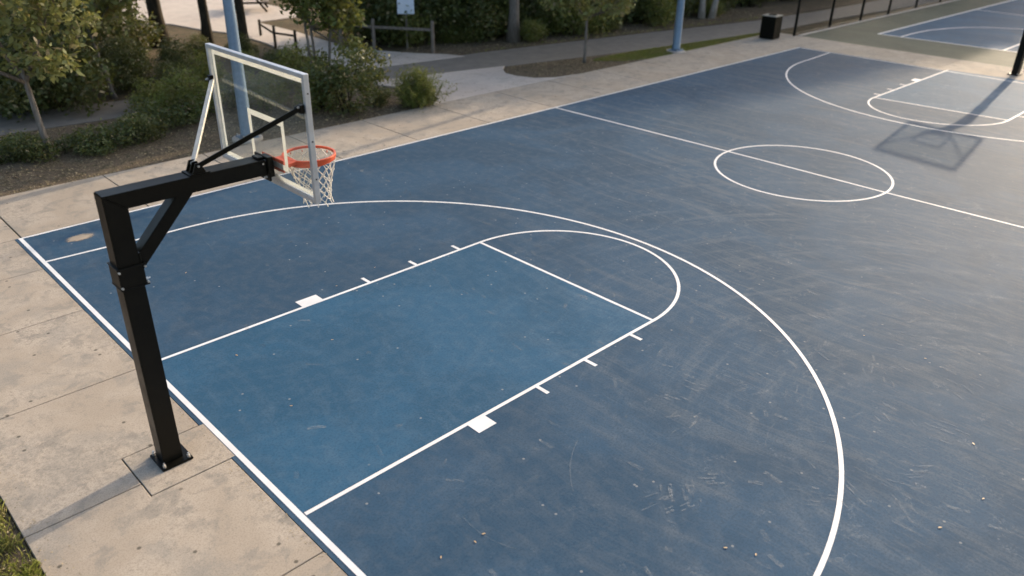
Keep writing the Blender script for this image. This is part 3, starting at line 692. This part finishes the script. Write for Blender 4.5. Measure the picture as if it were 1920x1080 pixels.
t3 = make_tree('small_tree', 3, 2.3, .05, .03, [(0, 0, 2.6, .8, .8, .5), (-.25, .3, 3.1, .75, .75, .5), (.5, -.4, 2.3, .6, .6, .38), (.5, -.2, 3.0, .75, .75, .5), (0, 0, 3.6, .7, .7, .5), (.75, -.5, 1.45, .35, .35, .28), (.55, -.1, 1.8, .28, .28, .2)], 430, 13, .085, .15, M_LEAF, M_BARKG, multi=[((0, 0), (-.12, .1)), ((.12, -.1), (.35, -.25)), ((-.1, .1), (-.2, .2))], aspect=.55)
place(t3, x, y, label='small multi stemmed green tree behind the right edge of the backboard', cat='tree')
x, y = G(1096, 116)
t4 = make_tree('young_tree', 4, 1.75, .055, .04, [(0, 0, 2.05, .8, .8, .45), (-.8, .6, 2.2, .7, .7, .4), (.8, -.7, 1.95, .6, .6, .3), (0, 0, 2.9, .9, .9, .6), (1.0, -.9, 2.5, .5, .5, .4)], 260, 12, .09, .16, M_LEAFP, M_BARKG, aspect=.55)
place(t4, x, y, label='young tree with a thin straight stem in the rounded mulch island', cat='tree')

# --- tufty bush at the bed's tip: fine sprays
def spray_bush(seed, r_, h_, n):
    rng = np.random.default_rng(seed); r = empty('tufty_bush')
    base = rng.normal(size=(n, 3))*np.array([r_*.35, r_*.35, 0]); a = rng.uniform(0, 6.283, n); tl = np.minimum(np.abs(rng.normal(0, .42, n)), .85); L = h_*rng.uniform(.45, 1.1, n)
    d = np.stack([np.cos(a)*np.sin(tl), np.sin(a)*np.sin(tl), np.cos(tl)], 1)
    Vs, Fs = [], []; k0 = 0
    for i in range(n):
        K = 16; f = np.linspace(.15, 1, K)[:, None]; P = base[i]+d[i]*L[i]*f+np.array([0, 0, -.12])*f*f*tl[i]
        V, F = leaves(rng, P, 3, .015, .10, .16, 0, .55); Vs.append(V); Fs.append(F+k0); k0 += len(V)
    npmesh('foliage', np.concatenate(Vs), np.concatenate(Fs), M_NEEDLE, r)
    m_ = MB()
    for i in range(24): m_.tube([base[i*3], base[i*3]+d[i*3]*L[i*3]*.9], [.008, .003], 4)
    m_.build('stem', M_BARK, r)
    return r
x, y = G(783, 197); sb = spray_bush(7, .55, 1.02, 300); place(sb, x, y, label='bushy feathery green shrub at the rounded tip of the planting bed', cat='shrub')

# --- shrubs of the bed
SA = make_shrub('green_shrub', 21, [(0, 0, .45, .65, .6, .45), (.45, .2, .35, .5, .45, .35), (-.45, -.1, .4, .5, .5, .4), (.1, .1, .85, .45, .45, .35)], 260, 13, .07, .085, M_LEAF)
SB = make_shrub('green_shrub', 22, [(0, 0, .3, .75, .55, .3), (.6, .1, .25, .45, .4, .25), (-.6, .1, .28, .5, .45, .26), (.2, -.2, .5, .35, .3, .25)], 210, 12, .06, .085, M_LEAFD)
SC = make_shrub('green_shrub', 23, [(0, 0, .55, .7, .7, .55), (-.3, .4, 1.1, .55, .55, .45), (.4, -.2, .9, .5, .5, .45)], 300, 13, .08, .09, M_LEAFD)
def put(proto, first, x, y, s, label, group, z=-.04):
    o = proto if first else copy_tree(proto)
    place(o, x, y, z, rd.uniform(0, 6.28), s, label, 'shrub', group)
    o.scale = (s*rd.uniform(.8, 1.15), s*rd.uniform(.8, 1.15), s*rd.uniform(.7, 1.3)); return o
beds = [  # picture place, proto, size, label
 ((650, 208), SC, 1.15, 'large dark shrub just right of the backboard, below the small multi stemmed tree'),
 ((605, 200), SA, 1.0, 'dense green shrub touching the right side of the backboard frame'),
 ((712, 190), SB, .62, 'low loose shrub between the large dark shrub and the feathery one'),
 ((690, 150), SB, .7, 'small shrub behind the large dark shrub beside the path'),
 ((560, 165), SA, 1.0, 'leafy shrub just above the top corner of the backboard'),
 ((500, 195), SA, 1.05, 'shrub seen through the upper part of the glass backboard'),
 ((440, 190), SB, 1.05, 'spreading shrub behind the glass at the left of the lamp post'),
 ((355, 215), SA, .95, 'rounded shrub left of the backboard strut above the mulch'),
 ((300, 240), SB, 1.0, 'low shrub over the mulch, second left of the backboard strut'),
 ((240, 268), SB, .85, 'low shrub in the bed straight above the hoop post'),
 ((160, 282), SB, .85, 'low green shrub to the right of the slim pale stem'),
 ((55, 292), SB, .85, 'low green shrub to the left of the slim pale stem'),
 ((0, 302), SB, .8, 'low green shrub cut by the left edge of the picture near the mulch'),
 ((330, 178), SC, .62, 'dark upright shrub left of the backboard beside the path'),
 ((290, 205), SA, .8, 'mid green shrub growing over the end of the visible asphalt'),
 ((395, 165), SA, .8, 'shrub behind the upper left corner of the backboard frame'),
 ((470, 130), SA, .7, 'shrub just behind the top of the backboard beside the lamp post'),
 ((535, 122), SB, .9, 'low dark shrub in front of the low rail fence'),
]
seen = set()
for (u, v), pr, s, lb in beds:
    x, y = G(u, v); put(pr, id(pr) not in seen, x, y, s, lb, 'shrubs in the planting bed'); seen.add(id(pr))
# --- shrubs behind the path at the left
LS = make_shrub('dark_shrub', 31, [(0, 0, .8, 1.1, 1.0, .8), (.9, .2, .7, .8, .8, .6), (-.9, -.1, .8, .9, .8, .7), (.1, .2, 1.6, .9, .9, .6)], 420, 14, .13, .13, M_LEAFD)
lefts = [((30, 205), 1.15, 'tall dark shrub behind the path at the left edge'), ((120, 195), 1.1, 'dark shrub behind the path and behind the slim pale stem'), ((250, 160), .62, 'dark shrub right of the leaning young tree'),
 ((330, 140), .5, 'dark shrub below the thick black trunk'), ((60, 130), 1.35, 'dark bushy mass filling the upper left corner, nearer one'), ((190, 110), 1.1, 'dark shrub far behind the leaning young tree'), ((-60, 160), 1.4, 'dark shrub half outside the left edge of the picture'),
 ((380, 108), .36, 'dark shrub between the two black trunks at the plaza edge'), ((455, 108), .36, 'low dark shrub at the foot of the third black trunk'), ((20, 60), 1.5, 'dark bushy mass filling the upper left corner, farther one'), ((110, 55), 1.1, 'dark shrub at the top of the picture left of the plaza'), ((235, 122), .42, 'small dark shrub beneath the thin black trunks')]
for k, ((u, v), s, lb) in enumerate(lefts):
    x, y = G(u, v); o = LS if k == 0 else copy_tree(LS); place(o, x, y, -.04, rd.uniform(0, 6.28), s, lb, 'shrub', 'dark shrubs behind the path on the left')
# --- woodland edge on the right
WS = make_shrub('forest_shrub', 41, [(0, 0, .9, 1.2, 1.1, .9), (1.0, .2, .8, .9, .8, .7), (-1.0, -.1, .9, .9, .9, .8), (.2, .2, 1.9, 1.0, 1.0, .8), (-.4, .3, 2.6, .7, .7, .6)], 480, 13, .15, .14, M_LEAFD)
WS2 = make_shrub('forest_shrub', 42, [(0, 0, .6, 1.0, .9, .6), (.8, .1, .5, .7, .6, .45), (-.7, .1, .7, .8, .7, .6)], 300, 13, .13, .12, M_LEAF)
us = [(735, 84), (790, 72), (845, 82), (900, 84), (930, 74), (1000, 72), (1050, 66), (1120, 62), (1180, 52), (1235, 44), (1290, 36), (1360, 26), (1420, 18), (1490, 6), (1560, -6)]
pos_words = ['behind the sign post', 'right behind the wooden fence post', 'right of the wooden fence', 'left of the pale grey trunk', 'at the foot of the pale grey trunk', 'just right of the pale grey trunk', 'left of the young island tree', 'behind the young island tree', 'right of the young island tree', 'left of the far lamp post', 'behind the far lamp post', 'behind the pair of pale thin trunks', 'above the trash bin', 'behind the first posts of the chain link fence', 'behind the chain link fence, farthest right']
for k, (u, v) in enumerate(us):
    x, y = G(u, v-3); o = WS if k == 0 else copy_tree(WS); place(o, x+.4, y+1.0, -.04, rd.uniform(0, 6.28), rd.uniform(.8, 1.05)*(1 if v > 0 else .8), 'dark woodland shrub ' + pos_words[k], 'shrub', 'shrubs along the woodland edge')
us2 = [(770, 82, 'lighter green shrub right behind the white notice sign'), (935, 70, 'lighter green shrub just left of the pale grey trunk'), (1080, 66, 'lighter green shrub behind the stem of the young island tree'), (1240, 44, 'lighter green shrub left of the far lamp post'), (870, 80, 'low lighter green shrub at the woodland edge above the light walkway tip'), (1010, 76, 'low lighter green shrub right of the pale grey trunk'), (1150, 58, 'low lighter green shrub between the young island tree and the far lamp post'), (1340, 30, 'low lighter green shrub at the foot of the pale thin trunks')]
for k, (u, v, lb) in enumerate(us2):
    x, y = G(u, v); o = WS2 if k == 0 else copy_tree(WS2); place(o, x, y+.3, -.04, rd.uniform(0, 6.28), 1.0 if k < 4 else .6, lb, 'shrub', 'low shrubs at the woodland edge')
for k in range(16):     # deeper rows of the wood
    x = 15.5+k*1.9+rd.uniform(-.4, .4); y = 17.6-.14*(x-15)+rd.uniform(0, 1.8)+(1.6 if k % 2 else 0)
    o = copy_tree(WS); place(o, x, y, -.04, rd.uniform(0, 6.28), rd.uniform(1.0, 1.3), 'dark shrub deep in the wood among the trunks', 'shrub', 'shrubs deep in the wood')
# --- tall trees
BT = make_tree('tall_tree', 51, 7.5, .17, .10, [(0, 0, 6.0, 2.0, 2.0, 1.3), (-1.5, .6, 6.8, 1.6, 1.6, 1.2), (1.5, -.5, 7.0, 1.7, 1.7, 1.2), (0, 1.2, 8.2, 1.8, 1.8, 1.2), (.4, -1.4, 8.0, 1.6, 1.6, 1.1), (0, 0, 9.6, 1.5, 1.5, 1.1)], 620, 14, .24, .26, M_LEAFD, M_BARK, limbs=9)
tall = [((301, 84), 1.55, 'thick black trunk standing before the sunlit plaza'), ((391, 94), 1.0, 'black trunk just left of the near lamp post'), ((459, 104), .95, 'black trunk just right of the near lamp post'),
        ((262, 105), .5, 'thin black trunk to the left of the thick one'), ((228, 88), .55, 'thin dark trunk, leftmost before the plaza')]
for k, ((u, v), s, lb) in enumerate(tall):
    x, y = G(u, v); o = BT if k == 0 else copy_tree(BT); place(o, x, y, -.05, rd.uniform(0, 6.28), 1.0, lb, 'tree', 'tall trees with dark trunks')
    for ch in o.children:
        if ch.name.startswith('trunk'): ch.scale = (s, s, 1)
PT = make_tree('tall_tree', 52, 7.5, .21, .13, [(0, 0, 6.2, 2.0, 2.0, 1.3), (-1.5, .6, 6.8, 1.6, 1.6, 1.2), (1.5, -.5, 7.0, 1.7, 1.7, 1.2), (0, 0, 8.6, 1.8, 1.8, 1.3)], 520, 14, .24, .26, M_LEAF, M_BARKG, limbs=7)
x, y = G(962, 76); place(PT, x, y, -.05, 0, 1, 'tall tree with a thick pale grey trunk at the edge of the wood', 'tree')
for k, (u, v, lb) in enumerate([(1315, 33, 'slim pale trunk behind the far lamp post, left of a pair'), (1334, 33, 'slim pale trunk behind the far lamp post, right of a pair')]):
    x, y = G(u, v); r = make_tree('pale_tree', 60+k, 6.5, .13, .07, [(0, 0, 5.6, 1.4, 1.4, 1.0), (.6, .3, 6.8, 1.2, 1.2, 1.0)], 200, 12, .2, .22, M_LEAF, M_BARKP, lean=(.25+.5*k, -.3*k), limbs=4); place(r, x, y, -.05, 0, 1, lb, 'tree')
for k in range(13):     # trunks inside the wood
    x = 16.5+k*1.9+rd.uniform(-.5, .5); y = 17.4-.13*(x-15)+rd.uniform(-.5, 1.6)
    o = copy_tree(BT); place(o, x, y, -.05, rd.uniform(0, 6.28), rd.uniform(.85, 1.1), 'dark trunked tree inside the wood behind the path', 'tree', 'trees inside the wood')
    for ch in o.children:
        if ch.name.startswith('trunk'): f = rd.uniform(.7, 1.1); ch.scale = (f, f, 1)
# tall trees farther along the path: they cast the shade over the far left of the court
for k, (x, y, s) in enumerate([(41, 18.0, 1.2), (46, 17.6, 1.3), (52, 13.6, 1.35), (54, 15.2, 1.42), (57, 13.2, 1.5), (63, 12.6, 1.62), (69, 12.2, 1.75), (75, 12.6, 1.85), (81, 12.4, 1.9), (87, 12.6, 2.0), (55, 12.9, 1.42), (61, 13.6, 1.7), (66, 12.6, 1.7), (71, 13.5, 1.8), (77, 13, 1.8), (83, 13.5, 1.9), (90, 13, 2.0), (60, 16.2, 1.6), (65, 15.2, 1.75), (73, 15.6, 1.95), (68, 17, 1.9), (78, 18, 2.0)]):
    o = copy_tree(BT); place(o, x, y, -.05, rd.uniform(0, 6.28), s, 'tall dark tree standing farther along the path beside the second court', 'tree', 'tall trees farther along the path')

# --- ground litter and grass
def quads_scatter(name, rng, P, size, mat, kind='stuff', flat=True):
    N = len(P); a = rng.uniform(0, 6.28, N); L = size*rng.uniform(.5, 1.5, N); W = L*rng.uniform(.25, .6, N)
    dx = np.stack([np.cos(a), np.sin(a), rng.normal(0, .25, N)], 1); dy = np.stack([-np.sin(a), np.cos(a), rng.normal(0, .25, N)], 1)
    V = np.stack([P-dx*L[:, None]/2, P+dy*W[:, None]/2, P+dx*L[:, None]/2, P-dy*W[:, None]/2], 1).reshape(-1, 3)
    o = npmesh(name, V, np.arange(4*N).reshape(-1, 4), mat); o['kind'] = kind; return o
rng = np.random.default_rng(77)
def inpoly(P, poly):
    x, y = P[:, 0], P[:, 1]; r = np.zeros(len(P), bool); n = len(poly)
    for i in range(n):
        x1, y1 = poly[i]; x2, y2 = poly[(i+1) % n]
        c = ((y1 > y) != (y2 > y)) & (x < (x2-x1)*(y-y1)/(y2-y1+1e-12)+x1); r ^= c
    return r
def scatter(n, x0, x1, y0, y1, z, poly=None):
    P = np.stack([rng.uniform(x0, x1, n), rng.uniform(y0, y1, n), np.full(n, z)], 1)
    return P if poly is None else P[inpoly(P, poly)]
M_CHIP = mat_leaf('mulch_chips', (.05, .035, .022), (.26, .19, .12), (.09, .07, .045), .0, .2)
bedp = [(-4, 9.63), (10.9, 9.63), (11.4, 10.02), (11.68, 10.6), (11.66, 11.2), (11.39, 11.9), (11.1, 12.6), (10.85, 13.0), (6, 13.6), (1.44, 14.0), (-4, 14.4)]
quads_scatter('mulch_chips', rng, scatter(16000, -4, 12, 9.6, 14.4, -.015, bedp), .05, M_CHIP)
islp = [(16, 11.9), (15.62, 11.66), (15.3, 11.2), (15.28, 10.7), (15.5, 10.15), (16.05, 9.8), (16.95, 9.64), (29, 9.64), (21.76, 10.8)]
quads_scatter('island_litter', rng, scatter(7000, 15, 29, 9.6, 12, -.01, islp), .05, M_CHIP)
quads_scatter('forest_litter', rng, scatter(7000, 12.5, 34, 11.8, 17, -.015, [(12.9, 14.8), (16.9, 14.5), (25, 13.2), (33, 11.9), (34, 14), (25, 16.5), (16, 17.2)]), .08, M_CHIP)
def blades(name, P, h, wd, mat):
    N = len(P); a = rng.uniform(0, 6.28, N); hh = h*rng.uniform(.4, 1.3, N); w_ = wd*rng.uniform(.6, 1.3, N)
    lean = rng.normal(0, .45, (N, 2))*hh[:, None]
    s_ = np.stack([np.cos(a)*w_/2, np.sin(a)*w_/2, np.zeros(N)], 1)
    m1 = P+np.concatenate([lean*.35, (hh*.6)[:, None]], 1); tp = P+np.concatenate([lean, (hh*.95)[:, None]], 1)
    V = np.stack([P-s_, P+s_, m1+s_*.7, tp], 1)
    V2 = np.stack([m1-s_*.7, P-s_, m1+s_*.7, tp], 1)[:, [1, 2, 3, 0]]
    V = np.concatenate([V.reshape(-1, 3), V2.reshape(-1, 3)]); o = npmesh(name, V, np.arange(len(V)).reshape(-1, 4), mat); o['kind'] = 'stuff'; return o
vp = [(18.9, 10.7), (19.7, 10.0), (20.8, 9.66), (27.3, 9.66), (29.2, 9.67), (29.2, 9.8), (24, 10.44), (21.8, 10.76), (19.8, 10.93)]
blades('grass', scatter(26000, 18, 29, 9.6, 10.8, -.02, vp), .06, .012, M_GRASS)
tag(blades('path_grass', scatter(9000, 12, 34, 11.8, 16, -.03, [(16, 14.45), (17.5, 14.25), (25, 13.1), (33, 11.85), (33, 12.2), (25, 13.5), (17.5, 14.6)]), .07, .014, M_GRASS))
def edge_band(n_, x0, x1, y0, y1, z): return np.stack([rng.uniform(x0, x1, n_), rng.uniform(y0, y1, n_), np.full(n_, z)], 1)
ge = np.concatenate([np.c_[-.11-np.abs(rng.normal(0, .07, 900)), rng.uniform(-6, 7.2, 900), np.full(900, .003)], np.c_[rng.uniform(-1, 26, 1200), 7.23+np.abs(rng.normal(0, .09, 1200)), np.full(1200, .003)],
    np.c_[rng.uniform(-2, 26, 1500), 9.55-np.abs(rng.normal(0, .16, 1500)), np.full(1500, .003)], np.c_[-2.02+np.abs(rng.normal(0, .12, 500)), rng.uniform(-3.5, 3, 500), np.full(500, .003)]])
quads_scatter('edge_grit', rng, ge, .016, M_CHIP)
# weeds at the near left corner
Pw = np.concatenate([scatter(9000, -3.6, -2.085, -4.2, 1.4, -.03)]); 
cl = rng.uniform((-3.2, -3.6), (-2.12, .9), (34, 2)); Pc = np.repeat(np.c_[cl, np.full(34, -.03)], 130, 0)+rng.normal(size=(34*130, 3))*np.array([.055, .075, 0])
blades('weeds', np.concatenate([Pw, Pc]), .09, .008, M_GRASS)
quads_scatter('verge_litter', rng, scatter(2600, -3.8, -2.07, -4.2, 1.4, -.018), .03, mat_leaf('dry_litter', (.14, .10, .06), (.34, .27, .18), (.20, .15, .10), 0, .2))

# ------------------------------------------------------------------ single dry leaves and bits lying about
def make_leaf():
    me = bmesh.new(); pts = [(-.5, 0, 0), (-.2, .22, .07), (.25, .18, .05), (.5, 0, .01), (.25, -.18, .07), (-.2, -.22, .04)]; c = me.verts.new((0, 0, -.03+.05)); v = [me.verts.new(p) for p in pts]
    for i in range(6): me.faces.new((c, v[i], v[(i+1) % 6]))
    m = bpy.data.meshes.new('fallen_leaf'); me.to_mesh(m); me.free(); m.materials.append(M_DEAD)
    o = bpy.data.objects.new('fallen_leaf', m); COL.objects.link(o)
    mod = o.modifiers.new('thick', 'SOLIDIFY'); mod.thickness = .05
    return o
lf = make_leaf()
spots = [(546, 762, 'tiny pale dry leaf on the bright blue key near its left end', .05), (444, 667, 'small tan leaf in the left part of the key', .06), (623, 638, 'tiny dry leaf in the middle of the key', .05), (349, 512, 'tiny orange leaf on the court right of the post collar', .05),
 (907, 1002, 'brown seed on the dark court below the near lane block', .055), (891, 1017, 'small pale leaf just left of the brown seed', .05), (827, 1046, 'tiny pale leaf near the bottom edge of the picture', .05), (1843, 936, 'round brown nut at the lower right of the court', .05), (1825, 833, 'thin dry leaf near the right edge of the court', .06),
 (1762, 990, 'thin straw coloured bit below the round brown nut', .06), (1360, 1028, 'small tan leaf inside the big arc near the bottom', .055), (1417, 1041, 'tiny tan bit right at the inner side of the big arc', .05), (1620, 630, 'tiny white chip on the court right of the big arc', .04), (1735, 673, 'tiny pale chip in the right half of the court', .04), (631, 537, 'tiny orange leaf beside the left lane marks', .045), (703, 502, 'tiny pale chip near the second left lane mark', .035)]
for k, (u, v, lb, s) in enumerate(spots):
    x, y = G(u, v); o = lf if k == 0 else lf.copy()
    if k: COL.objects.link(o)
    o.location = (x, y, .0085); o.rotation_euler = (0, 0, rd.uniform(0, 6.28)); s *= .78; o.scale = (s, s, s*.6); tag(o, lb, 'leaf', 'dry bits lying on the court')
